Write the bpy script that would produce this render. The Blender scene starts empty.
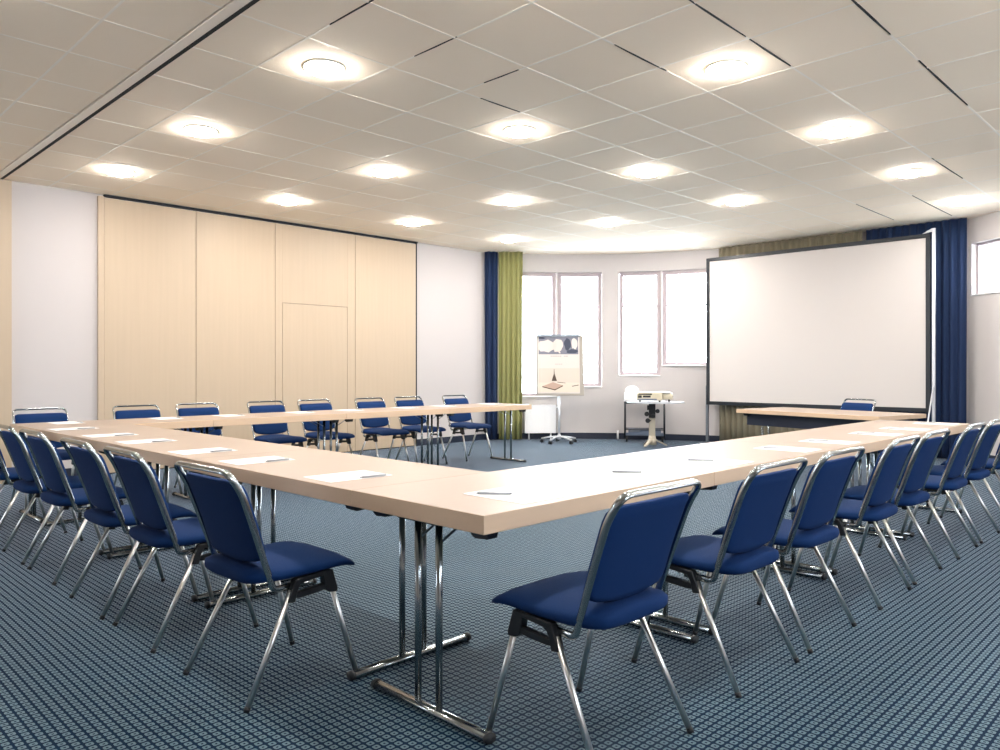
import bpy, bmesh, math, random
from mathutils import Vector, Matrix
PI = math.pi
random.seed(7)
C = bpy.context.scene.collection
sc = bpy.context.scene

# ------------------------------------------------------------------ materials
def hexc(r, g, b):
    f = lambda v: (v/255/12.92) if v/255 <= .04045 else ((v/255+.055)/1.055)**2.4
    return (f(r), f(g), f(b), 1)

def mat(name, col, rough=.5, metal=0, spec=.5, noise=None, bump=None, emit=None, coat=0):
    m = bpy.data.materials.new(name); m.use_nodes = True
    nt = m.node_tree; b = nt.nodes['Principled BSDF']
    b.inputs['Base Color'].default_value = col
    b.inputs['Roughness'].default_value = rough
    b.inputs['Metallic'].default_value = metal
    b.inputs['Specular IOR Level'].default_value = spec
    if coat:
        b.inputs['Coat Weight'].default_value = coat
        b.inputs['Coat Roughness'].default_value = .25
    if noise or bump:
        tc = nt.nodes.new('ShaderNodeTexCoord')
        mp = nt.nodes.new('ShaderNodeMapping'); nt.links.new(tc.outputs['Object'], mp.inputs['Vector'])
        nz = nt.nodes.new('ShaderNodeTexNoise'); nt.links.new(mp.outputs['Vector'], nz.inputs['Vector'])
        nz.inputs['Detail'].default_value = 4
    if noise:                                    # (scale xyz, amount)
        s, amt = noise
        mp.inputs['Scale'].default_value = s
        nz.inputs['Scale'].default_value = 1
        mx = nt.nodes.new('ShaderNodeMix'); mx.data_type = 'RGBA'
        k = lambda f: tuple(min(1, c*f) for c in col[:3]) + (1,)
        mx.inputs[6].default_value = k(1-amt); mx.inputs[7].default_value = k(1+amt)
        nt.links.new(nz.outputs['Fac'], mx.inputs[0])
        nt.links.new(mx.outputs[2], b.inputs['Base Color'])
    if bump:
        n2 = nt.nodes.new('ShaderNodeTexNoise'); nt.links.new(tc.outputs['Object'], n2.inputs['Vector'])
        n2.inputs['Scale'].default_value = bump[0]; n2.inputs['Detail'].default_value = 3
        bp = nt.nodes.new('ShaderNodeBump'); bp.inputs['Strength'].default_value = bump[1]
        bp.inputs['Distance'].default_value = .002
        nt.links.new(n2.outputs['Fac'], bp.inputs['Height']); nt.links.new(bp.outputs['Normal'], b.inputs['Normal'])
    if emit:
        b.inputs['Emission Color'].default_value = emit[0]; b.inputs['Emission Strength'].default_value = emit[1]
    return m

LAMP = 136.0
SKY = 17.0
EXPOSURE = 0.6
M = {}
M['wall'] = mat('wall_paint', hexc(192, 187, 187), .85, noise=((1.5, 1.5, 1.5), .015), bump=(90, .12))
M['tile'] = mat('ceiling_tile', hexc(254, 239, 220), .9, noise=((160, 160, 160), .03), bump=(220, .15))
M['tbar'] = mat('ceiling_bar', hexc(252, 244, 232), .45)
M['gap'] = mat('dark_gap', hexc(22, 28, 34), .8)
M['black'] = mat('black_plastic', hexc(20, 22, 26), .42)
M['rubber'] = mat('black_rubber', hexc(30, 32, 36), .6)
M['navy_base'] = mat('navy_skirting', hexc(22, 32, 52), .6)
M['chrome'] = mat('chrome', (.37, .40, .41, 1), .2, 1)
M['legmetal'] = mat('satin_steel', (.70, .70, .69, 1), .33, 1)
M['greymetal'] = mat('grey_metal', hexc(120, 128, 138), .4, .6)
M['lightmetal'] = mat('light_metal', hexc(205, 208, 214), .35, .4)
M['fabric'] = mat('blue_fabric', hexc(0, 40, 88), .88, spec=.25, noise=((420, 420, 420), .16), bump=(520, .35))
M['wood'] = mat('maple_panel', hexc(183, 165, 143), .5, noise=((26, 26, 1.1), .055))
M['table'] = mat('beech_table', hexc(158, 141, 128), .42, spec=.38, noise=((3, 60, 60), .035))
M['tedge_lit'] = mat('beech_edge_lit', hexc(208, 180, 152), .5, noise=((3, 60, 60), .035))  # beech like the top, lightened to stand in for bounce light
M['winframe'] = mat('window_frame', hexc(176, 164, 168), .5)
M['white'] = mat('white_paint', hexc(240, 240, 242), .5)
M['paper'] = mat('paper', hexc(232, 231, 233), .8)
M['poster'] = mat('poster_paper', hexc(206, 199, 195), .8)
M['ink'] = mat('grey_ink', hexc(170, 170, 178), .8)
M['pen'] = mat('grey_pen', hexc(160, 164, 168), .4)
M['screen'] = mat('screen_fabric', hexc(202, 196, 193), .9)
M['frame'] = mat('screen_frame', hexc(13, 22, 32), .45)
M['bluecur'] = mat('blue_curtain', hexc(5, 34, 72), .85, noise=((60, 60, 3), .12))
M['greencur'] = mat('green_curtain', hexc(138, 138, 88), .85, noise=((60, 60, 3), .08))
M['olivecur'] = mat('olive_curtain', hexc(132, 124, 104), .85, noise=((60, 60, 3), .08))
M['beige'] = mat('beige_plastic', hexc(196, 188, 166), .5)
M['tan'] = mat('grey_beige_steel', hexc(176, 168, 152), .45, .2)
M['darkgrey'] = mat('dark_grey', hexc(92, 104, 124), .5)
M['diffuser'] = mat('lamp_diffuser', hexc(255, 244, 226), .4, emit=((1, .935, .86, 1), LAMP))
M['lampring'] = mat('lamp_ring', hexc(225, 222, 212), .35)

def glass():
    m = bpy.data.materials.new('window_glass'); m.use_nodes = True
    nt = m.node_tree; nt.nodes.clear()
    o = nt.nodes.new('ShaderNodeOutputMaterial'); mx = nt.nodes.new('ShaderNodeMixShader')
    t = nt.nodes.new('ShaderNodeBsdfTransparent'); g = nt.nodes.new('ShaderNodeBsdfGlossy')
    g.inputs['Roughness'].default_value = .02; mx.inputs[0].default_value = .06
    t.inputs['Color'].default_value = (.95, .97, .98, 1)
    nt.links.new(t.outputs[0], mx.inputs[1]); nt.links.new(g.outputs[0], mx.inputs[2]); nt.links.new(mx.outputs[0], o.inputs[0])
    return m
M['glass'] = glass()

def carpet():
    m = bpy.data.materials.new('carpet'); m.use_nodes = True
    nt = m.node_tree; b = nt.nodes['Principled BSDF']; L = nt.links.new
    b.inputs['Roughness'].default_value = .7; b.inputs['Specular IOR Level'].default_value = .06;  b.inputs['Sheen Roughness'].default_value = .3; b.inputs['Sheen Tint'].default_value = (.8, .84, 1, 1)
    tc = nt.nodes.new('ShaderNodeTexCoord'); sx = nt.nodes.new('ShaderNodeSeparateXYZ'); L(tc.outputs['Object'], sx.inputs[0])
    def mth(op, a, v=None, w=None):
        n = nt.nodes.new('ShaderNodeMath'); n.operation = op
        for i, q in enumerate((a, v, w)):
            if q is None: continue
            if isinstance(q, (int, float)): n.inputs[i].default_value = q
            else: L(q, n.inputs[i])
        return n.outputs[0]
    p = .031
    fx = mth('ABSOLUTE', mth('SUBTRACT', mth('FRACT', mth('MULTIPLY', sx.outputs[0], 1/p)), .5))
    fy = mth('ABSOLUTE', mth('SUBTRACT', mth('FRACT', mth('MULTIPLY', sx.outputs[1], 1/p)), .5))
    mx = mth('MAXIMUM', fx, fy); sm = mth('ADD', fx, fy)
    ring = mth('MULTIPLY', mth('LESS_THAN', mx, .365), mth('LESS_THAN', sm, .60))
    ring = mth('MULTIPLY', ring, mth('GREATER_THAN', mx, .12))
    L(mth('MULTIPLY', ring, .8), b.inputs['Sheen Weight'])
    # loop pile breakup
    nz = nt.nodes.new('ShaderNodeTexNoise'); L(tc.outputs['Object'], nz.inputs['Vector']); nz.inputs['Scale'].default_value = 300; nz.inputs['Detail'].default_value = 2
    vo = nt.nodes.new('ShaderNodeTexNoise'); L(tc.outputs['Object'], vo.inputs['Vector']); vo.inputs['Scale'].default_value = 22
    cm = nt.nodes.new('ShaderNodeMix'); cm.data_type = 'RGBA'
    cm.inputs[6].default_value = hexc(72, 102, 114); cm.inputs[7].default_value = hexc(98, 116, 120)
    L(vo.outputs['Fac'], cm.inputs[0])
    dk = nt.nodes.new('ShaderNodeMix'); dk.data_type = 'RGBA'
    dk.inputs[6].default_value = hexc(2, 22, 42); dk.inputs[7].default_value = hexc(6, 38, 66)
    L(nz.outputs['Fac'], dk.inputs[0])
    fm = nt.nodes.new('ShaderNodeMix'); fm.data_type = 'RGBA'
    L(ring, fm.inputs[0]); L(dk.outputs[2], fm.inputs[6]); L(cm.outputs[2], fm.inputs[7])
    L(fm.outputs[2], b.inputs['Base Color'])
    bp = nt.nodes.new('ShaderNodeBump'); bp.inputs['Strength'].default_value = .4; bp.inputs['Distance'].default_value = .003
    L(nz.outputs['Fac'], bp.inputs['Height']); L(bp.outputs['Normal'], b.inputs['Normal'])
    return m
M['carpet'] = carpet()

# ------------------------------------------------------------------ mesh helpers
def box(bm, x0, x1, y0, y1, z0, z1, bev=0, mi=0, mtx=None):
    vs = [bm.verts.new((x, y, z)) for z in (z0, z1) for y in (y0, y1) for x in (x0, x1)]
    fs = [bm.faces.new([vs[i] for i in f]) for f in ((0, 2, 3, 1), (4, 5, 7, 6), (0, 1, 5, 4), (2, 6, 7, 3), (0, 4, 6, 2), (1, 3, 7, 5))]
    for f in fs: f.material_index = mi
    if mtx is not None: bmesh.ops.transform(bm, matrix=mtx, verts=vs)
    if bev:
        es = list({e for f in fs for e in f.edges})
        r = bmesh.ops.bevel(bm, geom=es, offset=bev, segments=2, affect='EDGES', profile=.5)
        for f in r['faces']: f.material_index = mi
    return vs

def prism(bm, pts, axis, a0, a1, mi=0):
    """polygon pts in the plane across axis ('x': (y,z), 'z': (x,y), 'y': (x,z)), extruded a0..a1"""
    def P(p, a): return {'x': (a, p[0], p[1]), 'y': (p[0], a, p[1]), 'z': (p[0], p[1], a)}[axis]
    A = [bm.verts.new(P(p, a0)) for p in pts]; B = [bm.verts.new(P(p, a1)) for p in pts]
    n = len(pts); fs = [bm.faces.new(A), bm.faces.new(B[::-1])]
    for i in range(n): fs.append(bm.faces.new((A[i], B[i], B[(i+1) % n], A[(i+1) % n])))
    for f in fs: f.material_index = mi
    bmesh.ops.recalc_face_normals(bm, faces=fs)

def fillet(pts, rad, seg=6):
    out = [Vector(pts[0])]
    for i in range(1, len(pts)-1):
        a, b, c = Vector(pts[i-1]), Vector(pts[i]), Vector(pts[i+1])
        r = rad[i] if isinstance(rad, (list, tuple)) else rad
        if r <= 0: out.append(b); continue
        u = (a-b).normalized(); v = (c-b).normalized()
        r = min(r, (a-b).length*.49, (c-b).length*.49)
        p, q = b+u*r, b+v*r
        for k in range(seg+1):
            t = k/seg; out.append(p*(1-t)**2 + b*2*t*(1-t) + q*t*t)
    out.append(Vector(pts[-1])); return out

def sweep(bm, path, ra, rb, hint, n=10, cap=True, mi=0):
    """elliptic tube; hint(i, tangent) gives the direction of the ra half-axis"""
    rings = []; prev = None; N = len(path)
    for i, p in enumerate(path):
        t = (path[min(i+1, N-1)] - path[max(i-1, 0)]).normalized()
        h = hint(i, t) if callable(hint) else Vector(hint)
        a = h - t*h.dot(t)
        if a.length < 1e-4: a = t.orthogonal()
        a.normalize()
        if prev is not None and a.dot(prev) < 0: a = -a
        prev = a; b = t.cross(a)
        rings.append([bm.verts.new(p + a*ra*math.cos(2*PI*k/n) + b*rb*math.sin(2*PI*k/n)) for k in range(n)])
    fs = []
    for r0, r1 in zip(rings, rings[1:]):
        for k in range(n): fs.append(bm.faces.new((r0[k], r0[(k+1) % n], r1[(k+1) % n], r1[k])))
    if cap: fs.append(bm.faces.new(rings[0][::-1])); fs.append(bm.faces.new(rings[-1]))
    for f in fs: f.material_index = mi; f.smooth = True
    bmesh.ops.recalc_face_normals(bm, faces=fs)

def rod(bm, a, b, r, n=10, mi=0, r2=None):
    a, b = Vector(a), Vector(b); t = (b-a).normalized(); u = t.orthogonal().normalized(); v = t.cross(u)
    r2 = r if r2 is None else r2
    A = [bm.verts.new(a + (u*math.cos(2*PI*k/n)+v*math.sin(2*PI*k/n))*r) for k in range(n)]
    B = [bm.verts.new(b + (u*math.cos(2*PI*k/n)+v*math.sin(2*PI*k/n))*r2) for k in range(n)]
    fs = [bm.faces.new((A[k], A[(k+1) % n], B[(k+1) % n], B[k])) for k in range(n)]
    for f in fs: f.smooth = True
    fs += [bm.faces.new(A[::-1]), bm.faces.new(B)]
    for f in fs: f.material_index = mi
    bmesh.ops.recalc_face_normals(bm, faces=fs)

def lathe(bm, prof, n=32, mi=0, centre=(0, 0, 0), smooth=True):
    cx, cy, cz = centre; rings = []
    for r, z in prof:
        rings.append([bm.verts.new((cx+r*math.cos(2*PI*k/n), cy+r*math.sin(2*PI*k/n), cz+z)) for k in range(n)] if r > 1e-6 else [bm.verts.new((cx, cy, cz+z))])
    fs = []
    for a, b in zip(rings, rings[1:]):
        for k in range(n):
            k2 = (k+1) % n
            if len(a) == 1 and len(b) == 1: continue
            if len(a) == 1: fs.append(bm.faces.new((a[0], b[k], b[k2])))
            elif len(b) == 1: fs.append(bm.faces.new((a[k], b[0], a[k2])))
            else: fs.append(bm.faces.new((a[k], b[k], b[k2], a[k2])))
    for f in fs: f.smooth = smooth; f.material_index = mi
    bmesh.ops.recalc_face_normals(bm, faces=fs)

def sring(n, w, hx, e=3.0):
    """superellipse points"""
    o = []
    for k in range(n):
        a = 2*PI*k/n; c, s = math.cos(a), math.sin(a)
        o.append((w*math.copysign(abs(c)**(2/e), c), hx*math.copysign(abs(s)**(2/e), s)))
    return o

def loft(bm, rings, mi=0):
    R = [[bm.verts.new(p) for p in r] for r in rings]; n = len(R[0]); fs = []
    for a, b in zip(R, R[1:]):
        for k in range(n): fs.append(bm.faces.new((a[k], a[(k+1) % n], b[(k+1) % n], b[k])))
    fs += [bm.faces.new(R[0][::-1]), bm.faces.new(R[-1])]
    for f in fs: f.smooth = True; f.material_index = mi
    bmesh.ops.recalc_face_normals(bm, faces=fs)

def obj(name, bm, mats, parent=None, label=None):
    me = bpy.data.meshes.new(name); bm.to_mesh(me); bm.free()
    for m in (mats if isinstance(mats, (list, tuple)) else [mats]): me.materials.append(m)
    o = bpy.data.objects.new(name, me); C.objects.link(o)
    if parent is not None: o.parent = parent
    if label: o['label'] = label
    return o

def tag(o, label, cat, group=None, kind=None):
    o['label'] = label; o['category'] = cat
    if group: o['group'] = group
    if kind: o['kind'] = kind
    return o

def thing(name, label, cat, loc=(0, 0, 0), rz=0, group=None):
    o = bpy.data.objects.new(name, None); C.objects.link(o)
    o.location = loc; o.rotation_euler = (0, 0, rz); o.empty_display_size = .1
    return tag(o, label, cat, group)

def struct(name, bm, mats, label=None, cat=None, parent=None):
    o = obj(name, bm, mats, parent)
    if parent is None:
        o['kind'] = 'structure'
        if label: o['label'] = label
        if cat: o['category'] = cat
    return o

def copy_tree(o, parent=None):
    c = o.copy(); C.objects.link(c)
    if parent is not None: c.parent = parent
    for ch in list(o.children): copy_tree(ch, c)
    return c
B = bmesh.new

# ------------------------------------------------------------------ layout (metres; X runs along the right table run, Y along the left one)
H = 3.125
U0, V0, W, LT, TT, TH = 1.597, 1.652, .694, 1.380, .73, .060
VW = 9.15                                     # left wall
ARC_C, ARC_R = Vector((6.61387, 4.84203)), 4.83092

# ------------------------------------------------------------------ floor and walls
bm = B(); box(bm, -3.2, 12.2, -1.9, 10.2, -.05, 0); struct('floor', bm, M['carpet'], 'navy carpet woven with small pale blue squares', 'floor')

bm = B(); box(bm, -3.2, 8.80, VW, VW+.25, 0, 3.3); struct('wall_left', bm, M['wall'], 'white wall behind the far chairs', 'wall')
def arcp(th, r=ARC_R): return (ARC_C.x+r*math.cos(math.radians(th)), ARC_C.y+r*math.sin(math.radians(th)))
def arc_block(bm, t0, t1, z0, z1, r0=0, r1=.3, step=2.0, mi=0):
    n = max(1, round(abs(t1-t0)/step))
    for i in range(n):
        a, b = t0+(t1-t0)*i/n, t0+(t1-t0)*(i+1)/n
        pts = [arcp(a, ARC_R+r0), arcp(b, ARC_R+r0), arcp(b, ARC_R+r1), arcp(a, ARC_R+r1)]
        prism(bm, pts, 'z', z0, z1, mi)
WIN = [(59.5, 47.75, .707, 2.82), (47.45, 38.64, .872, 2.82), (35.27, 27.15, 1.063, 2.82), (26.9, 14.9, 1.23, 2.82)]
bm = B(); th = 63.4
for a, b, z0, z1 in WIN:
    arc_block(bm, th, a, 0, 3.3); arc_block(bm, a, b, 0, z0); arc_block(bm, a, b, z1, 3.3); th = b
arc_block(bm, th, 13.0, 0, 3.3)
struct('wall_bay', bm, M['wall'], 'curved white window wall at the far end', 'wall')
P1 = (11.30, 2.62); P2 = (9.44, .14)
bm = B(); box(bm, 11.32, 11.45, 2.60, 6.1, 0, 3.3); struct('wall_end', bm, M['wall'], 'white end wall behind the curtains', 'wall')
# oblique right wall with its window opening
dvec = Vector((P2[0]-P1[0], P2[1]-P1[1])); dl = dvec.length; dvec.normalize(); nrm = Vector((-dvec.y, dvec.x))
ang = math.atan2(dvec.y, dvec.x)
RM = Matrix.Translation((P1[0], P1[1], 0)) @ Matrix.Rotation(ang, 4, 'Z')        # local x along wall, local +y away from the room
RW = (.02, 1.75, 2.12, 2.80)
bm = B()
for x0, x1, z0, z1 in ((-.3, RW[0], 0, 3.3), (RW[1], dl+.2, 0, 3.3), (RW[0], RW[1], 0, RW[2]), (RW[0], RW[1], RW[3], 3.3)):
    box(bm, x0, x1, 0, .3, z0, z1, mtx=RM)
struct('wall_right', bm, M['wall'], 'white oblique wall with a high window at the right edge', 'wall')
bm = B(); box(bm, 9.3, 9.6, -1.9, .2, 0, 3.3)

FILL_FRONT = [(.8, 2.1), (3.5, 4.8), (6.2, 7.5)]; FZ = (1.75, 2.75); p = -3.2  # openings out of view, added as daylight fill from the right
for a, b in FILL_FRONT:
    box(bm, p, a, -1.9, -1.6, 0, 3.3); box(bm, a, b, -1.9, -1.6, 0, FZ[0]); box(bm, a, b, -1.9, -1.6, FZ[1], 3.3); p = b
box(bm, p, 9.6, -1.9, -1.6, 0, 3.3); struct('wall_front', bm, M['wall'])
bm = B(); FILL_BACK = [(6.9, 8.5)]; BZ = (1.1, 2.5); p = -1.9  # opening out of view, added to lighten ceiling and left run
for a, b in FILL_BACK:
    box(bm, -3.3, -3.0, p, a, 0, 3.3); box(bm, -3.3, -3.0, a, b, 0, BZ[0]); box(bm, -3.3, -3.0, a, b, BZ[1], 3.3); p = b
box(bm, -3.3, -3.0, p, 9.4, 0, 3.3); struct('wall_back', bm, M['wall'])

bm = B(); box(bm, 11.6, 40, -12, 30, -.4, -.3); box(bm, 9.6, 11.6, -12, -1.9, -.4, -.3); box(bm, 6, 11.6, 10.3, 30, -.4, -.3); box(bm, -6, 9.6, -20, -2.0, -.4, -.3); box(bm, -25, -3.4, -12, 20, -.4, -.3)  # pale ground added to bounce daylight up through the windows
struct('ground', bm, mat('paving', hexc(200, 198, 194), .9), 'pale paving added outside to bounce daylight into the room', 'ground')
# skirting
bm = B(); box(bm, 7.42, 8.85, VW-.015, VW, 0, .10, .002); struct('baseboard_left', bm, M['navy_base'])
bm = B(); arc_block(bm, 63, 14, 0, .10, -.015, 0); struct('baseboard_bay', bm, M['navy_base'])
bm = B(); box(bm, 0, dl, -.015, 0, 0, .10, .002, mtx=RM); struct('baseboard_right', bm, M['navy_base'])
bm = B(); box(bm, 11.305, 11.32, 2.62, 6.1, 0, .10); struct('baseboard_end', bm, M['navy_base'])
bm = B(); box(bm, 2.05, 2.868, VW-.015, VW, 0, .10, .002); struct('baseboard_pillar', bm, M['navy_base'])

# ------------------------------------------------------------------ windows
def window(n, verts4, z0, z1, transom, label):
    """verts4: inner-left, inner-right plan points and outward normal"""
    (ax, ay), (bx, by), out = verts4
    a, b = Vector((ax, ay)), Vector((bx, by)); d = b-a; w = d.length
    an = math.atan2(d.y, d.x); mt = Matrix.Translation((a.x+out.x*.07, a.y+out.y*.07, 0)) @ Matrix.Rotation(an, 4, 'Z')
    sgn = 1 if (Matrix.Rotation(an, 2) @ Vector((0, 1))).dot(out) > 0 else -1
    y0, y1 = (0, .06) if sgn > 0 else (-.06, 0)
    f = .065 if n != 5 else .03
    bm = B()
    box(bm, 0, f, y0, y1, z0, z1, .004, mtx=mt); box(bm, w-f, w, y0, y1, z0, z1, .004, mtx=mt)
    box(bm, f, w-f, y0, y1, z0, z0+f, .004, mtx=mt); box(bm, f, w-f, y0, y1, z1-f, z1, .004, mtx=mt)
    root = struct('window_%d' % n, bm, M['winframe'], label, 'window')
    ym = (y0+y1)/2
    bm = B(); box(bm, f, w-f, ym-.003, ym+.003, z0+f, z1-f, mtx=mt); obj('pane', bm, M['glass'], root)
    if transom:
        bm = B(); box(bm, f, w-f, ym-.012, ym+.012, transom-.014, transom+.014, .003, mtx=mt); obj('transom', bm, M['winframe'], root)
    bm = B(); q = -.02 if sgn > 0 else .02
    s0, s1 = sorted((y0-(.10 if sgn > 0 else -.0), y1+(0 if sgn > 0 else .10)))
    box(bm, -.0, w, (-.085 if sgn > 0 else 0), (0 if sgn > 0 else .085), z0-.0, z0+.018, .003, mtx=mt); obj('sill', bm, M['white'], root)
    return root
WL = ['tall window in the bay partly behind the green curtain', 'tall window in the bay behind the flip chart',
      'bay window pane above the trolley, right of the white pier', 'bay window pane beside the projection screen']
for i, (a, b, z0, z1) in enumerate(WIN):
    m_ = math.radians((a+b)/2)
    window(i+1, (arcp(a), arcp(b), Vector((math.cos(m_), math.sin(m_)))), z0, z1, None if i == 0 else 2.24, WL[i])
pa = Vector(P1)+dvec*RW[0]; pb = Vector(P1)+dvec*RW[1]
window(5, ((pa.x, pa.y), (pb.x, pb.y), nrm), RW[2], RW[3], None, 'high window at the right edge beside the blue curtain')

for i, (a, b) in enumerate(FILL_FRONT):
    window(6+i, ((a, -1.6), (b, -1.6), Vector((0, -1))), FZ[0], FZ[1], None, 'unseen fill window added behind the right row of chairs')

for i, (a, b) in enumerate(FILL_BACK):
    window(9+i, ((-3.0, a), (-3.0, b), Vector((-1, 0))), BZ[0], BZ[1], None, 'unseen fill window added behind the left row of chairs')

# ------------------------------------------------------------------ ceiling: tiles, bars, track
A_, CU, CV = .61296, 3.0053, 3.3531
TRK = 1.955
bm = B()
box(bm, -3.2, 12.2, -1.9, 10.2, H+.035, H+.12, mi=0)
xs = [CU+A_*k for k in range(-1, 16) if CU+A_*k < 12.2]
xsr = [TRK+.012]+xs                                 # right of the track
xsl = [1.463-A_*k for k in range(8)][::-1]+[1.872]   # left of the track
ys = [CV+A_*k for k in range(-9, 12)]
DARK = {}
def is_dark(kind, i, j): return ((i*7+j*13+(3 if kind == 'u' else 5)) % 11) == 0
for X in (xsl, xsr):
    for i in range(len(X)-1):
        for j in range(len(ys)-1):
            g = .006
            dz = random.uniform(-.0008, .0008)
            box(bm, X[i]+g, X[i+1]-g, ys[j]+g, ys[j+1]-g, H+dz, H+.025, .0025, mi=0)
box(bm, 1.876, TRK-.013, -1.9, 10.2, H-.004, H+.03, .003, mi=1)          # flat strip along the track
ce = struct('ceiling', bm, [M['tile'], M['tbar']], 'beige suspended tile ceiling with round lights', 'ceiling')
bm = B()
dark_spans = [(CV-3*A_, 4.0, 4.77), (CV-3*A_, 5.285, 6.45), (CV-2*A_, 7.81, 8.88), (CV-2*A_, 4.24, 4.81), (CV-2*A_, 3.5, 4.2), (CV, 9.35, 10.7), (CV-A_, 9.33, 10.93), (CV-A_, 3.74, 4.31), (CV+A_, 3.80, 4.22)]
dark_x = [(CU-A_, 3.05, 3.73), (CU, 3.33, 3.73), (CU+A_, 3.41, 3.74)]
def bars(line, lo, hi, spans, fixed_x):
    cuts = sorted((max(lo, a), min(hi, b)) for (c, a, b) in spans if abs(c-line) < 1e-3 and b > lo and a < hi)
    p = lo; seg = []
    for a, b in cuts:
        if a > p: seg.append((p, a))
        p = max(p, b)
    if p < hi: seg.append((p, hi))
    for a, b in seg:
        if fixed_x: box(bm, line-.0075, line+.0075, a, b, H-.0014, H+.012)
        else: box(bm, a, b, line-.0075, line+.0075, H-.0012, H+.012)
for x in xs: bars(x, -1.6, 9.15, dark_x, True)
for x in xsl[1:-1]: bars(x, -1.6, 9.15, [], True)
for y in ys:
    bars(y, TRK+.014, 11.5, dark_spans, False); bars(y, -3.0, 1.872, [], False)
obj('grid_bars', bm, M['tbar'], ce)
bm = B()
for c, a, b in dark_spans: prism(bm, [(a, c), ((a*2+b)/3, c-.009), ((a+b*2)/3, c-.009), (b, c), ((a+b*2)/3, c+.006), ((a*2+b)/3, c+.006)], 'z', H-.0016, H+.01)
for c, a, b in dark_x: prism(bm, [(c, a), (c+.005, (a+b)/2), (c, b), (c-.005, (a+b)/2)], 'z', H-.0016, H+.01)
obj('joint_shade_strips', bm, M['gap'], ce)  # solid dark strips painting the shade of gaps at lifted tiles
bm = B(); box(bm, -3.1, 12.1, -1.8, 10.1, H+.026, H+.034); obj('void_shade_sheet', bm, M['gap'], ce)  # dark sheet painting the shade of the void over the tiles
bm = B(); box(bm, TRK-.012, TRK+.012, -1.6, VW, H-.006, H+.02); tk = struct('trim_1', bm, M['gap'], 'black partition track slot across the ceiling', 'ceiling track')

# ------------------------------------------------------------------ movable maple partition on the left wall
pt = thing('partition_wall', 'beige maple movable partition wall behind the far chairs', 'partition', (2.87, VW, 0))
F0, F1 = -.030, -.001
def lx(u): return u-2.87
bm = B(); box(bm, 0, lx(2.932), F0-.008, F1, 0, 3.10, .002); obj('side_frame', bm, M['wood'], pt)
def panel(u0, u1, hole=None):
    bm = B(); g = .0035
    if hole is None: box(bm, lx(u0)+g, lx(u1)-g, F0, F1-.006, .012, 3.09, .002)
    else:
        a, b, z = hole
        box(bm, lx(u0)+g, lx(a)-.005, F0, F1-.006, .012, 3.09, .002)
        box(bm, lx(b)+.005, lx(u1)-g, F0, F1-.006, .012, 3.09, .002)
        box(bm, lx(a)-.005, lx(b)+.005, F0, F1-.006, z+.005, 3.09, .0015)
    return obj('panel', bm, M['wood'], pt)
panel(2.932, 3.972); panel(3.972, 5.022); panel(5.022, 6.272, (5.13, 6.137, 2.05)); panel(6.272, 7.38)
bm = B(); box(bm, lx(5.13), lx(6.137), F0, F1-.006, .012, 2.05, .002); obj('door_leaf', bm, M['wood'], pt, 'flush pass door set in the partition')
bm = B(); box(bm, lx(2.932), lx(7.38), F1-.006, F1, .0, 3.095); box(bm, lx(7.38), lx(7.40), F0, F1, 0, 3.1); obj('dark_backing', bm, M['gap'], pt)
bm = B(); box(bm, lx(2.932), lx(7.40), F0-.02, F1, 3.100, 3.123); obj('top_track', bm, M['gap'], pt)
bm = B(); box(bm, -3.0, 2.045, VW-.03, VW-.001, 0, 3.12, .002)
tag(obj('wooden_panel', bm, M['wood']), 'beige maple panel at the left edge beside the white pillar', 'panel')

# ------------------------------------------------------------------ ceiling lights
LR = .122
def make_light():
    r = thing('ceiling_light', '', 'ceiling light')
    bm = B(); lathe(bm, [(LR, .0), (LR+.012, .0), (LR+.012, -.008), (LR+.006, -.011), (LR, -.008), (LR, 0)], 40); obj('rim', bm, M['lampring'], r)
    bm = B(); lathe(bm, [(LR-.006, -.001), (LR-.006, -.012), (LR*.92, -.023), (LR*.7, -.034), (LR*.35, -.040), (0, -.042)], 40); obj('diffuser', bm, M['diffuser'], r)
    return r
lab = {(0, 1): 'round ceiling light nearest the upper left, largest glow beside the black track',
       (0, 2): 'round ceiling light second along the black track, above the left table run',
       (0, 3): 'round ceiling light in the far left corner above the white pillar',
       (1, 0): 'round ceiling light at the top right, largest of the right half',
       (1, 1): 'round ceiling light in the middle, directly above the near table corner',
       (1, 2): 'round ceiling light left of centre, second row from the maple partition',
       (1, 3): 'round ceiling light above the left part of the maple partition',
       (2, 0): 'round ceiling light on the right, second from the viewer in the rightmost row',
       (2, 1): 'round ceiling light right of centre, in line with the left edge of the screen',
       (2, 2): 'round ceiling light at the centre, midway between table corner and bay windows',
       (2, 3): 'round ceiling light above the right end of the maple partition',
       (3, 0): 'round ceiling light above the right half of the projection screen',
       (3, 1): 'round ceiling light above the left part of the projection screen',
       (3, 2): 'round ceiling light in front of the window group by the flip chart',
       (3, 3): 'round ceiling light nearest the green curtain',
       (4, 0): 'round ceiling light in the far right corner above the blue curtain',
       (4, 2): 'round ceiling light nearest the bay window beside the screen'}
L0 = make_light(); first = True
for i in range(5):
    for j in range(4):
        if (i, j) == (0, 0) or (i == 4 and j in (1, 3)): continue
        o = L0 if first else copy_tree(L0); first = False
        o.location = (CU+A_*(3*i-.5), CV+A_*(3*j-1.5), H-.001)
        tag(o, lab[(i, j)], 'ceiling light', 'round ceiling lights')

for i, j in ((0, 0), (0, -1), (1, -1), (2, -1), (-1, 0), (-1, 1)):      # rows continued out of view, added to light the foreground
    o = copy_tree(L0); o.location = (CU+A_*(3*i-.5), CV+A_*(3*j-1.5), H-.001)
    tag(o, 'unseen round ceiling light continuing the rows, added to light the foreground', 'ceiling light', 'round ceiling lights overhead')

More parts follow.
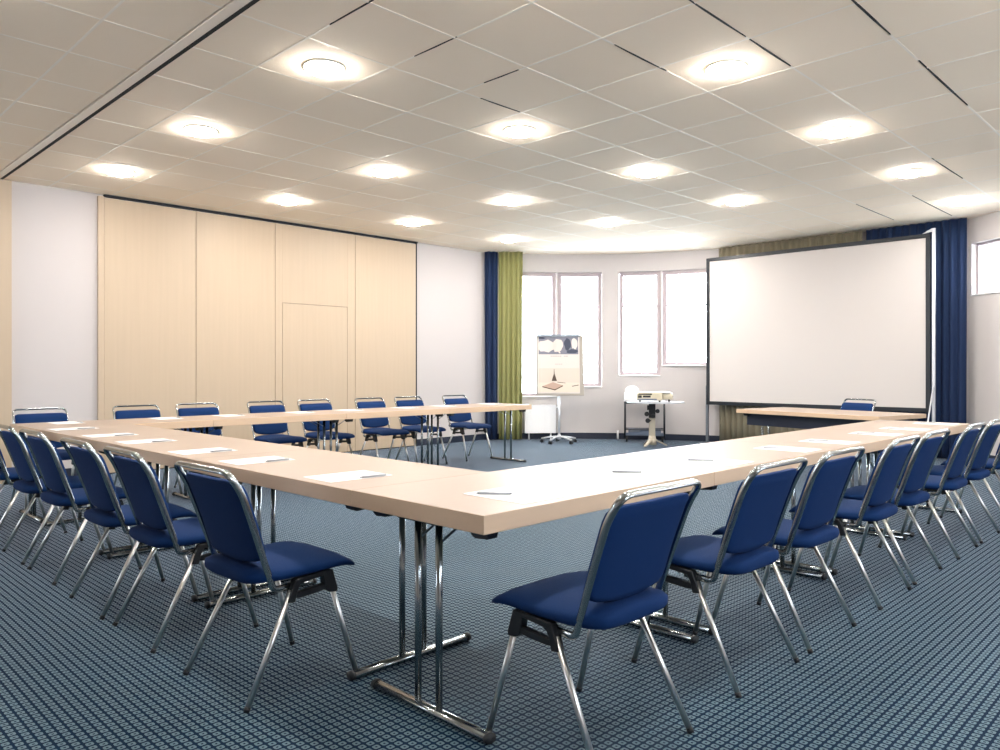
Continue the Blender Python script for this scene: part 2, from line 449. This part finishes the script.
# ------------------------------------------------------------------ tables
def make_table(L, Wd, name='conference_table', TH=TH):
    r = thing(name, '', 'table')
    bm = B(); box(bm, -L/2+.0008, L/2-.0008, -Wd/2, Wd/2, TT-TH, TT, .0025)
    for f in bm.faces: f.material_index = 0 if f.normal.z > .5 else 1
    obj('tabletop', bm, [M['table'], M['tedge_lit']], r)
    for s in (-1, 1):
        x = s*(L/2-.075)
        bm = B(); y0 = -.293*Wd/.694
        sweep(bm, [Vector((x, y0, .017)), Vector((x, -y0, .017))], .021, .0145, (1, 0, 0), 14)
        leg = obj('leg', bm, M['chrome'], r)
        for q in (-1, 1):
            bm = B(); sweep(bm, [Vector((x, q*(-y0-.004), .017)), Vector((x, q*(-y0+.010), .017))], .0225, .0165, (1, 0, 0), 14); obj('end_cap', bm, M['rubber'], leg)
            bm = B(); rod(bm, (x, q*.055, .026), (x, q*.055, TT-TH-.006), .0125, 14); obj('post', bm, M['chrome'], leg)
            bm = B(); rod(bm, (x, q*.055, .585), (x-s*.15, q*.055, TT-TH-.004), .0045, 8); obj('brace', bm, M['greymetal'], leg)
        bm = B(); box(bm, x-.05, x+.05, -.11, .11, TT-TH-.010, TT-TH, .002); obj('mounting_plate', bm, M['black'], leg)
        for q in (-1, 1):
            bm = B(); prism(bm, [(-.045, 0), (.045, 0), (.036, -.026), (.018, -.034), (-.036, -.030)], 'x', -.022, .022)
            bmesh.ops.transform(bm, matrix=Matrix.Translation((s*(L/2-.085), q*(Wd/2-.085), TT-TH)), verts=bm.verts)
            obj('corner_block', bm, M['black'], r)
    return r
T0 = make_table(LT, W)
tabs = []
VF = V0+W+3*LT                                     # inner edge of the far run
nth = ['nearest', 'second', 'third', 'fourth']
for k in range(4): tabs.append((U0+LT*(k+.5), V0+W/2, 0, ['beech table with a sharp corner nearest the camera, start of the right run',
    'second beech table from the near corner along the right run', 'third beech table from the near corner along the right run',
    'last beech table of the right run, beside the head table'][k], 'right run of tables'))
for k in range(3): tabs.append((U0+W/2, V0+W+LT*(k+.5), PI/2, ['beech table of the left run adjoining the near corner table',
    'middle beech table of the left run', 'last beech table of the left run, towards the white pillar'][k], 'left run of tables'))
for k in range(4): tabs.append((U0+LT*(k+.5), VF+W/2, 0, ['far left corner beech table below the white pillar',
    'second beech table of the far run, before the maple partition', 'third beech table of the far run, before the pass door',
    'last beech table of the far run, open end towards the green curtain'][k], 'far run of tables'))
for k, (x, y, rz, lb, gr) in enumerate(tabs):
    o = T0 if k == 0 else copy_tree(T0)
    o.location = (x, y, 0); o.rotation_euler = (0, 0, rz); tag(o, lb, 'table', gr)
hd = make_table(1.66, .83, 'head_table', .042)
hv = Vector((7.565-7.911, 2.493-4.124)); han = math.atan2(-hv.y, -hv.x)
hd.rotation_euler = (0, 0, han)
hc = Vector((7.738, 3.309)) + Vector((math.sin(han), -math.cos(han)))*.415
hd.location = (hc.x, hc.y, 0); tag(hd, 'beech head table with dark apron standing in front of the screen', 'table')
bm = B()
box(bm, -.76, .76, .30, .32, TT-.175, TT-.044, .003)  # solid dark band just below the top
obj('band', bm, M['navy_base'], hd, 'dark apron under the top')

# ------------------------------------------------------------------ chairs
def make_chair():
    r = thing('conference_chair', '', 'chair')
    # seat
    st = [(-.200, .100, .445, .425), (-.195, .150, .456, .414), (-.180, .180, .463, .407), (-.150, .200, .466, .404), (-.09, .212, .463, .403), (0, .219, .459, .406),
          (.08, .224, .459, .411), (.14, .226, .460, .415), (.18, .226, .457, .414), (.205, .224, .450, .412), (.225, .219, .439, .408), (.238, .206, .427, .405), (.245, .175, .417, .406)]
    rings = []
    for y, w, zt, zb in st:
        zc = (zt+zb)/2; hh = (zt-zb)/2
        rings.append([Vector((px, y, zc+pz + (.006*(1-(px/w)**2) if pz > 0 else 0))) for px, pz in sring(28, w, hh, 3.2)])
    bm = B(); loft(bm, rings); obj('seat', bm, M['fabric'], r)
    # backrest pad
    def ty(z):
        if z < .611: return -.13-.055*(z-.40)/.211
        if z < .749: return -.185-.051*(z-.611)/.138
        return -.236-.046*(z-.749)/.073
    rings = []
    for z, w in ((.474, .100), (.478, .150), (.485, .176), (.498, .192), (.52, .198), (.60, .200), (.65, .201), (.70, .203), (.74, .204), (.764, .203), (.776, .196), (.783, .175)):
        hh = .024 if .482 < z < .77 else .015
        rings.append([Vector((px, ty(z)+.012+py+.20*px*px-.006, z+(-.0 if z > .6 else .35*px*px*(1 if z < .55 else 0)))) for px, py in sring(28, w, hh, 4)])
    bm = B(); loft(bm, rings); obj('backrest', bm, M['fabric'], r)
    # chrome back frame: flat oval tube
    half = [(.190, .02, .388), (.198, -.106, .384), (.206, -.185, .611), (.211, -.236, .749), (.207, -.284, .822)]
    pts = [Vector(p) for p in half] + [Vector((-p[0], p[1], p[2])) for p in half[::-1]]
    rad = [0, .022, .10, .10, .055, .055, .10, .10, .022, 0]
    path = fillet(pts, rad, 7)
    ntop = Vector((0, .84, .54))
    def hint(i, t):
        if abs(t.x) > .45: return ntop
        h = Vector((0, t.z, -t.y))
        return h if h.length > .2 else ntop
    bm = B(); sweep(bm, path, .0128, .0068, hint, 12); obj('back_frame', bm, M['chrome'], r)
    # under-seat frame
    bm = B()
    for s in (-1, 1): rod(bm, (s*.188, -.04, .392), (s*.188, .13, .408), .009, 10)
    rod(bm, (-.20, .04, .396), (.20, .04, .396), .009, 10)
    obj('seat_frame', bm, M['legmetal'], r)
    for s in (-1, 1):
        x0, x1 = sorted((s*.190, s*.222))
        bm = B()
        prism(bm, [(.082, .420), (.128, .420), (.151, .345), (.147, .333), (.112, .337), (.098, .350)], 'x', x0, x1)
        prism(bm, [(-.028, .412), (.090, .421), (.090, .404), (-.020, .393)], 'x', x0, x1)
        prism(bm, [(-.030, .412), (-.003, .404), (-.022, .370), (-.032, .330), (-.062, .334), (-.052, .362)], 'x', x0, x1)
        prism(bm, [(-.046, .366), (.000, .364), (.060, .369), (.110, .374), (.112, .352), (.060, .345), (-.010, .341), (-.046, .346)], 'x', x0+.004, x1-.004)
        bmesh.ops.bevel(bm, geom=[e for e in bm.edges if e.calc_length() > .012], offset=.0025, segments=1, affect='EDGES')
        obj('side_bracket', bm, M['black'], r)
    for s in (-1, 1):
        for a, b in (((s*.206, .125, .372), (s*.228, .228, .008)), ((s*.206, -.040, .372), (s*.234, -.228, .008))):
            bm = B(); rod(bm, a, b, .0100, 12); leg = obj('leg', bm, M['legmetal'], r)
            d = (Vector(a)-Vector(b)).normalized()
            bm = B(); rod(bm, Vector(b)-d*.006, Vector(b)+d*.010, .0108, 12); obj('foot_cap', bm, M['rubber'], leg)
    return r
ch0 = make_chair(); used = [False]
def chair(x, y, rz, label, group=None):
    o = ch0 if not used[0] else copy_tree(ch0); used[0] = True
    o.location = (x, y, 0); o.rotation_euler = (0, 0, rz); tag(o, label, 'chair', group); return o
order = ['nearest', 'second', 'third', 'fourth', 'fifth', 'sixth', 'seventh', 'eighth']
LV = [2.682, 3.46, 4.066, 4.862, 5.472, 6.27]
for k, v in enumerate(LV):
    lb = 'blue chair facing the left table run, nearest the viewer with its whole seat visible' if k == 0 else \
        'blue padded chrome chair, %s from the near end of the left row' % order[k]
    if k == 5: lb = 'blue chair cut by the left picture edge, farthest of the left row'
    chair(1.459+random.uniform(-.006, .006), v, -PI/2+random.uniform(-.02, .02)+(.03 if k == 0 else 0), lb, 'chairs along the left table run')
RU = [1.967, 2.768, 3.37, 4.168, 4.756, 5.545, 6.156, 6.95]
for k, u in enumerate(RU):
    lb = 'blue padded chair nearest the camera, right of the near table corner' if k == 0 else \
        'blue padded chrome chair, %s from the near end of the right row' % order[k]
    if k == 7: lb = 'blue chair cut by the right picture edge, farthest of the right row'
    chair(u-(.024 if k == 0 else 0), 1.533-(.011 if k == 0 else random.uniform(-.006, .006)), -.01 if k == 0 else random.uniform(-.02, .02), lb, 'chairs along the right table run')
FU = [1.93, 2.745, 3.335, 4.095, 4.70, 5.465, 6.05, 6.84]
FL = ['blue chair at the far left corner before the white pillar', 'blue chair behind the far tables before the left edge of the partition',
      'blue chair behind the far tables, third from the white pillar', 'blue chair behind the far tables, just left of the pass door',
      'blue chair behind the far tables, before the pass door', 'blue chair behind the far tables, right of the pass door',
      'blue chair behind the far tables, before the right edge of the partition', 'blue chair at the far run before the bare white wall near the curtains']
for k, u in enumerate(FU): chair(u, 7.378+random.uniform(-.005, .005), PI+random.uniform(-.03, .03), FL[k], 'chairs along the far table run')
chair(9.0, 3.36, 1.24, 'blue chair alone behind the head table, before the screen')

# ------------------------------------------------------------------ paper and pens on the tables
def make_sheet():
    bm = B(); box(bm, -.105, .105, -.148, .148, 0, .0012)
    r = obj('paper_sheet', bm, M['paper'])
    bm = B()
    for i, (a, b) in enumerate(((-.03, -.012), (-.009, .001), (.004, .026))): box(bm, a, b, .100, .104, .0012, .0015)
    box(bm, -.02, .016, .092, .0945, .0012, .0015)
    obj('printed_heading', bm, M['ink'], r)
    return r
def make_pen():
    bm = B(); rod(bm, (0, -.060, .0046), (0, .055, .0046), .0042, 10)
    rod(bm, (0, -.060, .0046), (0, -.070, .0046), .0040, 10, r2=.001)
    r = obj('pen', bm, M['pen'])
    bm = B(); box(bm, -.001, .001, .015, .052, .0085, .0105); rod(bm, (0, .055, .0046), (0, .060, .0046), .003, 8); obj('pen_clip', bm, M['lightmetal'], r)
    return r
S0 = make_sheet(); P0 = make_pen(); fs = [True]
def place_paper(x, y, rz, pen_local, pen_rz, lab_s, lab_p, g):
    s = S0 if fs[0] else copy_tree(S0); p = P0 if fs[0] else copy_tree(P0); fs[0] = False
    s.location = (x, y, TT+.0003); s.rotation_euler = (0, 0, rz); tag(s, lab_s, 'paper', 'paper sheets on the '+g)
    w = Matrix.Rotation(rz, 2) @ Vector(pen_local)
    p.location = (x+w.x, y+w.y, TT+.0016); p.rotation_euler = (0, 0, rz+pen_rz); tag(p, lab_p, 'pen', 'pens on the '+g)
for k, v in enumerate(LV):
    q = 'nearest' if k == 0 else order[k]
    place_paper(1.795, v-.02+random.uniform(-.01, .01), -PI/2+random.uniform(-.03, .03), (.100, .06), random.uniform(-.05, .05),
                'white paper sheet on the left table run, %s from the near corner' % q, 'grey pen beside the %s sheet of the left table run' % q, 'left table run')
for k, u in enumerate(RU):
    q = 'nearest' if k == 0 else order[k]
    place_paper(u-.035+random.uniform(-.01, .01), 1.846, random.uniform(-.03, .03), (-.045, .055), .70+random.uniform(-.05, .05),
                'white paper sheet on the right table run, %s from the near corner' % q, 'grey pen lying on the %s sheet of the right table run' % q, 'right table run')
for k, u in enumerate(FU):
    q = ('first' if k == 0 else order[k])
    place_paper(u+.02, VF+W-.20, PI+random.uniform(-.03, .03), (-.09, .06), random.uniform(-.1, .1),
                'white paper sheet on the far table run, %s from the white pillar' % q, 'grey pen by the %s sheet of the far table run' % q, 'far table run')

# ------------------------------------------------------------------ curtains
def curtain(path, z0, z1, wave, amp, m, label, group=None, name='curtain'):
    pts = [Vector(p) for p in path]; L = [0]
    for a, b in zip(pts, pts[1:]): L.append(L[-1]+(b-a).length)
    n = max(30, int(L[-1]/wave*14)); bm = B(); cols = []
    rnd = random.Random(len(label)); ph = [rnd.uniform(-.5, .5) for _ in range(400)]
    for i in range(n+1):
        s = L[-1]*i/n; k = 0
        while k < len(L)-2 and s > L[k+1]: k += 1
        t = (s-L[k])/(L[k+1]-L[k]); p = pts[k].lerp(pts[k+1], t); d = (pts[k+1]-pts[k]).normalized(); nn = Vector((-d.y, d.x))
        col = []
        for j in range(9):
            z = z0+(z1-z0)*j/8; f = 1-.25*j/8
            c = int(s/wave); w = s/wave + .18*math.sin(s*2.3+ph[1]*9)
            off = amp*f*math.sin(2*PI*w) + amp*.35*math.sin(2*PI*w*.43+1.3+j*.05) + .006*(1-j/8)*math.sin(7*s+j)
            q = p+nn*off + d*(.012*(1-j/8)*math.sin(2*PI*w+1))
            col.append(bm.verts.new((q.x, q.y, z)))
        cols.append(col)
    for a, b in zip(cols, cols[1:]):
        for j in range(8): f = bm.faces.new((a[j], b[j], b[j+1], a[j+1])); f.smooth = True
    o = obj(name, bm, m); md = o.modifiers.new('thickness', 'SOLIDIFY'); md.thickness = .004
    return tag(o, label, 'curtain', group)
curtain([(11.15, 6.12), (11.17, 3.91)], .02, 3.118, .10, .024, M['olivecur'], 'olive grey curtain hanging behind the left part of the screen')
curtain([(11.17, 3.86), (11.14, 2.625)], .02, 3.118, .10, .024, M['bluecur'], 'blue curtain right of the screen beside the high window')
curtain([(8.76, 9.03), (8.92, 8.89)], .02, 3.118, .085, .030, M['bluecur'], 'narrow blue curtain against the green one near the bay')
curtain([(8.935, 8.876), (9.225, 8.615)], .02, 3.118, .085, .030, M['greencur'], 'green curtain at the left edge of the bay windows')

# ------------------------------------------------------------------ projection screen (X = SX, faces -X)
SX, SV0, SV1, SZ0, SZ1 = 10.93, 2.985, 6.20, .615, 2.935
sr = thing('projection_screen', 'large white projection screen with black border on legs', 'projection screen', (SX, (SV0+SV1)/2, 0))
hw = (SV1-SV0)/2; bw = .055
bm = B(); box(bm, -.004, .004, -hw+.02, hw-.02, SZ0+.02, SZ1-.02); obj('screen_surface', bm, M['screen'], sr)
bm = B()
box(bm, -.016, .016, -hw, hw, SZ1-bw, SZ1, .003); box(bm, -.016, .016, -hw, hw, SZ0, SZ0+bw, .003)
box(bm, -.016, .016, -hw, -hw+bw, SZ0+bw, SZ1-bw, .003); box(bm, -.016, .016, hw-bw, hw, SZ0+bw, SZ1-bw, .003)
obj('border', bm, M['frame'], sr)
bm = B(); box(bm, -.012, .022, hw-.03, hw+.012, .02, SZ0+.3, .003); box(bm, -.25, .10, hw-.03, hw+.012, 0, .02, .003); obj('leg', bm, M['greymetal'], sr)
bm = B(); box(bm, -.012, .022, -hw-.055, -hw-.018, .02, SZ1+.02, .003); box(bm, -.25, .10, -hw-.055, -hw-.018, 0, .02, .003)
prism(bm, [(-hw-.055, SZ1+.02), (-hw-.018, SZ1+.02), (-hw+.10, SZ1+.0), (-hw-.018, SZ1+.06), (-hw-.055, SZ1+.06)], 'x', -.012, .016)
obj('leg', bm, M['lightmetal'], sr)
bm = B(); rod(bm, (-.018, -hw-.036, .95), (-.24, -hw+.03, .03), .010, 8); obj('brace', bm, M['lightmetal'], sr)

# ------------------------------------------------------------------ flip chart
FX, FY = 9.30, 7.885
face = math.atan2(-.704, -.7105)                  # towards the room
fc = thing('flip_chart', 'flip chart on a castor stand showing a desk poster, before the window', 'flip chart', (FX, FY, 0), face+PI/2)
# local: +x to the viewer's right is -x ... front is -y
bm = B(); rod(bm, (0, .0, .09), (0, .022, .745), .019, 14); rod(bm, (0, .022, .72), (0, .088, 1.25), .013, 12); obj('stem', bm, M['lightmetal'], fc)
bm = B(); lathe(bm, [(0, .13), (.03, .13), (.035, .06), (0, .06)], 20); hubo = None
for k in range(5):
    a = 2*PI*k/5+.35; d = Vector((math.cos(a), math.sin(a), 0))
    sweep(bm, [d*.02+Vector((0, 0, .105)), d*.15+Vector((0, 0, .092)), d*.29+Vector((0, 0, .066))], .014, .010, (0, 0, 1), 10)
obj('star_base', bm, M['lightmetal'], fc)
for k in range(5):
    a = 2*PI*k/5+.35; d = Vector((math.cos(a), math.sin(a), 0)); c = d*.28
    bm = B(); s = d.cross(Vector((0, 0, 1)))
    for q in (-.014, .014): rod(bm, c+s*(q-.008)+Vector((0, 0, .026)), c+s*(q+.008)+Vector((0, 0, .026)), .026, 14)
    rod(bm, c+Vector((0, 0, .026)), c+Vector((0, 0, .068)), .008, 8)
    obj('castor', bm, M['black'], fc)
tilt = Matrix.Translation((0, -.02, .755)) @ Matrix.Rotation(math.radians(-7), 4, 'X')
bm = B(); box(bm, -.365, .395, 0, .02, 0, .97, .004, mtx=tilt); bd = obj('board', bm, mat('board_back', hexc(160, 154, 146), .6), fc)
bm = B(); box(bm, -.35, .34, -.022, 0, .945, .985, .004, mtx=tilt); obj('clamp_bar', bm, M['greymetal'], fc)
bm = B(); box(bm, -.34, .33, -.006, -.001, .035, .95, 0, mtx=tilt); ps = obj('poster', bm, M['poster'], fc, 'printed poster with two pictures')
def flat(name, shapes, m, y):
    bm = B()
    for p in shapes: prism(bm, p, 'y', y-.0006, y)
    bmesh.ops.transform(bm, matrix=tilt, verts=bm.verts); return obj(name, bm, m, ps)
R_ = lambda x0, x1, z0, z1: [(x0, z0), (x1, z0), (x1, z1), (x0, z1)]
pm = {k: mat('print_'+k, hexc(*c), .8) for k, c in dict(slate=(118, 120, 134), pale=(204, 196, 192), dark=(62, 68, 86), cream=(202, 192, 182), sand=(212, 201, 188), rose=(180, 154, 140), brown=(76, 62, 56), grey=(160, 156, 156)).items()}
flat('picture_ground', [R_(-.325, .31, .665, .945)], pm['slate'], -.0062)
def blob(cx, cz, rx, rz, n=14, wob=.18, seed=1):
    rn = random.Random(seed); return [(cx+rx*math.cos(2*PI*k/n)*(1+rn.uniform(-wob, wob)), cz+rz*math.sin(2*PI*k/n)*(1+rn.uniform(-wob, wob))) for k in range(n)]
def clampb(p, x0, x1, z0, z1): return [(min(max(x, x0), x1), min(max(z, z0), z1)) for x, z in p]
bx = (-.323, .308, .667, .943)
for a in ((-.20, .795, .15, .10, 3), (-.02, .80, .085, .11, 5), (.25, .84, .055, .09, 8)): flat('picture_shape', [clampb(blob(*a[:4], seed=a[4]), *bx)], pm['pale'], -.0068)
for a in ((.14, .83, .055, .10, 9), (.22, .71, .09, .035, 11), (-.28, .93, .06, .02, 2)): flat('picture_shape', [clampb(blob(*a[:4], seed=a[4]), *bx)], pm['dark'], -.0071)
flat('picture_shape', [[(-.035, .765), (-.015, .765), (.03, .68), (.005, .68)]], pm['pale'], -.0074)
flat('printed_lines', [R_(-.13+.035*k, -.13+.035*k+.026, .628, .640) for k in range(8) if k != 5] + [R_(-.06+.03*k, -.06+.03*k+.02, .500, .510) for k in range(4)], pm['grey'], -.0066)
flat('picture_ground', [R_(-.325, .325, .055, .44)], pm['cream'], -.0062)
flat('picture_table', [R_(-.325, .325, .055, .21)], pm['sand'], -.0066)
flat('picture_notebook', [[(-.27, .15), (-.10, .215), (.06, .165), (-.07, .10)]], pm['rose'], -.0072)
flat('picture_notebook_edge', [[(-.27, .15), (-.07, .10), (.06, .165), (.06, .150), (-.07, .083), (-.27, .136)]], pm['brown'], -.0076)
flat('picture_pen_stand', [[(-.12, .235), (-.035, .235), (-.055, .30), (-.072, .35), (-.077, .43), (-.083, .43), (-.085, .35), (-.10, .30)]], pm['brown'], -.0080)
flat('picture_pen', [[(.20, .155), (.31, .175), (.31, .165), (.21, .145)], [(-.03, .222), (.10, .205), (.10, .198), (-.03, .212)]], pm['brown'], -.0080)

# ------------------------------------------------------------------ radiator under the bay window
a0, a1 = arcp(54.5), arcp(48.2)
d = Vector((a1[0]-a0[0], a1[1]-a0[1])); wd = d.length; an = math.atan2(d.y, d.x)
mth = math.radians(51.35); ino = Vector((-math.cos(mth), -math.sin(mth)))
rd = thing('radiator', 'white panel radiator under the window beside the green curtain', 'radiator', (a0[0]+ino.x*.05, a0[1]+ino.y*.05, 0), an)
bm = B(); box(bm, 0, wd, -.09, 0, .105, .565, .006)
for k in range(9): box(bm, .03+k*(wd-.08)/9, .03+k*(wd-.08)/9+.03, -.093, -.088, .16, .52, .002)
obj('body', bm, M['white'], rd)
bm = B(); box(bm, -.003, wd+.003, -.094, .004, .565, .578, .003); obj('top_grille', bm, M['white'], rd)
bm = B(); rod(bm, (wd, -.045, .53), (wd+.05, -.045, .53), .018, 12); rod(bm, (wd+.05, -.045, .53), (wd+.075, -.045, .53), .024, 12); obj('valve', bm, M['white'], rd)
bm = B()
for x in (.08, wd-.08): rod(bm, (x, -.045, 0), (x, -.045, .11), .012, 10)
obj('foot', bm, M['white'], rd)
q = arcp(35.5, ARC_R-.05)
bm = B(); rod(bm, (q[0], q[1], 0), (q[0], q[1], .14), .017, 12); rod(bm, (q[0], q[1], .14), (q[0], q[1], .15), .021, 12)
tag(obj('pipe_stub', bm, M['white']), 'short white pipe standing at the skirting left of the trolley', 'pipe')

# ------------------------------------------------------------------ trolley with an appliance
tz = .655
tr = thing('trolley', 'black framed trolley with a glass top on castors by the bay wall', 'trolley', (10.50, 7.08, 0), -math.radians(56))
# local x = viewer's right, local y = away
hwx, hy = .315, .15
bm = B()
for sx in (-1, 1):
    for sy in (-1, 1): rod(bm, (sx*hwx, sy*hy, .06), (sx*hwx, sy*hy, tz+.01), .013, 10)
for z in (.20, tz-.03):
    for sy in (-1, 1): rod(bm, (-hwx, sy*hy, z), (hwx, sy*hy, z), .008, 8)
    for sx in (-1, 1): rod(bm, (sx*hwx, -hy, z), (sx*hwx, hy, z), .008, 8)
obj('frame', bm, M['frame'], tr)
bm = B(); box(bm, -hwx-.02, hwx+.02, -hy-.02, hy+.02, tz, tz+.012, .003); obj('top_shelf', bm, M['lightmetal'], tr)
bm = B(); box(bm, -hwx, hwx, -hy, hy, .10, .115, .003); box(bm, -hwx, hwx, -hy, -hy+.012, .10, .15, .003); obj('lower_shelf', bm, M['darkgrey'], tr)
for sx in (-1, 1):
    for sy in (-1, 1):
        bm = B(); rod(bm, (sx*(hwx-.03)-.014, sy*(hy-.02), .034), (sx*(hwx-.03)+.014, sy*(hy-.02), .034), .034, 16); rod(bm, (sx*(hwx-.03), sy*(hy-.02), .03), (sx*(hwx-.01), sy*hy, .075), .008, 8)
        obj('castor', bm, M['black'], tr)
def on_trolley(x, y, z): 
    a = tr.rotation_euler[2]; return (tr.location.x+x*math.cos(a)-y*math.sin(a), tr.location.y+x*math.sin(a)+y*math.cos(a), z)
ap = thing('appliance', 'small white domed appliance standing on the trolley top', 'appliance', on_trolley(-.20, 0, tz+.012), tr.rotation_euler[2])
bm = B(); box(bm, -.125, .125, -.12, .12, 0, .13, .02); obj('body', bm, M['white'], ap)
bm = B(); lathe(bm, [(.112, .128), (.110, .16), (.095, .20), (.06, .228), (0, .238)], 28); obj('dome', bm, M['white'], ap)
pl = thing('video_player', 'dark flat video player on the lower trolley shelf', 'video player', on_trolley(.0, .01, .1155), tr.rotation_euler[2])
bm = B(); box(bm, -.26, .26, -.115, .115, .006, .085, .004); obj('case', bm, M['darkgrey'], pl)
bm = B(); box(bm, -.24, -.08, -.119, -.113, .045, .072, .002); obj('cassette_slot', bm, M['greymetal'], pl)
bm = B()
for a in (-.22, .22):
    for b in (-.1, .1): rod(bm, (a, b, 0), (a, b, .008), .014, 10)
obj('foot', bm, M['rubber'], pl)

# ------------------------------------------------------------------ projector stand and projector
prr = -math.radians(57)
pj = thing('projector_stand', 'projector stand with a round tray on one beige column', 'projector stand', (9.84, 6.50, 0), prr)
bm = B()
for k in range(3):
    a = 2*PI*k/3-PI/2-.5; d = Vector((math.cos(a), math.sin(a), 0)); s = d.cross(Vector((0, 0, 1)))
    sweep(bm, [Vector((0, 0, .16)), d*.06+Vector((0, 0, .10)), d*.22+Vector((0, 0, .022))], .03, .012, s, 10)
lathe(bm, [(0, .17), (.05, .17), (.06, .09), (.07, .03), (0, .03)], 20)
obj('foot', bm, M['tan'], pj)
bm = B(); box(bm, -.048, .048, -.03, .03, .12, .50, .008); obj('column', bm, M['tan'], pj)
bm = B(); box(bm, -.05, .05, -.045, .045, .44, .66, .008); box(bm, -.075, .02, -.05, .05, .56, .63, .006); obj('clamp', bm, M['black'], pj)
for x, y, z, r in ((-.075, -.06, .50, .035), (.085, -.06, .545, .032), (-.06, -.06, .40, .036), (.02, -.065, .47, .03)):
    bm = B(); rod(bm, (x*.3, -.03, z), (x, y, z), .010, 8); rod(bm, (x-.004, y-.03, z), (x-.004, y+.03, z), r, 12); obj('knob', bm, M['black'], pj)
bm = B()
pts = [(.43*math.cos(2*PI*k/40), .33*math.sin(2*PI*k/40)) for k in range(40)]; prism(bm, pts, 'z', .665, .685)
bmesh.ops.transform(bm, matrix=Matrix.Translation((.05, 0, 0)), verts=bm.verts); obj('tray', bm, M['lightmetal'], pj)
pr = thing('projector', 'beige slide projector with dark grilles lying on the round tray', 'projector', (pj.location.x+.05*math.cos(prr), pj.location.y+.05*math.sin(prr), .686), prr); pr.scale = (1, 1, 1.22)
bm = B(); box(bm, -.27, .10, -.17, .15, .018, .115, .012); box(bm, .09, .26, -.13, .12, .03, .105, .03); obj('housing', bm, M['beige'], pr)
bm = B(); rod(bm, (.17, -.05, .104), (.17, -.05, .112), .08, 24); box(bm, -.24, .22, -.15, .13, .112, .120, .003); obj('lid', bm, M['white'], pr)
for x0, x1, z0, z1 in ((-.25, -.05, .088, .104), (-.255, -.20, .050, .080), (-.185, -.07, .055, .078)):
    bm = B(); box(bm, x0, x1, -.174, -.166, z0, z1, .002)
    obj('grille', bm, M['black'], pr)
bm = B(); box(bm, -.26, .02, -.172, -.165, .024, .040, .001); obj('grille', bm, M['darkgrey'], pr)
bm = B()
for a in (-.23, .06):
    for b in (-.14, .12): rod(bm, (a, b, 0), (a, b, .02), .014, 10)
rod(bm, (.2, 0, 0), (.2, 0, .035), .012, 10)
obj('rubber_foot', bm, M['rubber'], pr)

# ------------------------------------------------------------------ camera
cam = bpy.data.cameras.new('camera'); co = bpy.data.objects.new('camera', cam); C.objects.link(co)
co.location = (0, 0, 1.1703); co.rotation_euler = (PI/2, 0, .7807-PI/2)
cam.sensor_width = 36; cam.lens = 27.448; cam.shift_y = -.0054; cam.clip_start = .05; cam.clip_end = 200
sc.camera = co

# ------------------------------------------------------------------ light
w = bpy.data.worlds.new('sky'); sc.world = w; w.use_nodes = True
bg = w.node_tree.nodes['Background']; bg.inputs[0].default_value = (.86, .92, 1, 1); bg.inputs[1].default_value = SKY
def portal(name, c, an, wd, ht):
    l = bpy.data.lights.new(name, 'AREA'); l.shape = 'RECTANGLE'; l.size = wd; l.size_y = ht; l.cycles.is_portal = True
    o = bpy.data.objects.new(name, l); C.objects.link(o); o.location = c; o.rotation_euler = (PI/2, 0, an)
for i, (a, b, z0, z1) in enumerate(WIN):
    m_ = math.radians((a+b)/2); A, Bq = Vector(arcp(a)), Vector(arcp(b)); mid = (A+Bq)/2
    out = Vector((math.cos(m_), math.sin(m_)))
    # area lights shine along local -Z: point it into the room
    portal('window_portal', (mid.x+out.x*.2, mid.y+out.y*.2, (z0+z1)/2), m_+PI/2+PI, (A-Bq).length, z1-z0)
mid = (pa+pb)/2
portal('window_portal', (mid.x+nrm.x*.2, mid.y+nrm.y*.2, (RW[2]+RW[3])/2), math.atan2(nrm.y, nrm.x)+PI/2+PI, (pa-pb).length, RW[3]-RW[2])

for a, b in FILL_FRONT: portal('window_portal', ((a+b)/2, -1.8, (FZ[0]+FZ[1])/2), 0, b-a, FZ[1]-FZ[0])

for a, b in FILL_BACK: portal('window_portal', (-3.2, (a+b)/2, (BZ[0]+BZ[1])/2), -PI/2, b-a, BZ[1]-BZ[0])

sc.view_settings.view_transform = 'Standard'; sc.view_settings.look = 'None'
sc.view_settings.exposure = EXPOSURE; sc.view_settings.gamma = 1; sc.view_settings.use_curve_mapping = False
sc.cycles.use_denoising = True
sc.cycles.max_bounces = 10; sc.cycles.diffuse_bounces = 6; sc.cycles.transparent_max_bounces = 12
sc.cycles.caustics_reflective = False; sc.cycles.caustics_refractive = False
sc.cycles.sample_clamp_indirect = 6
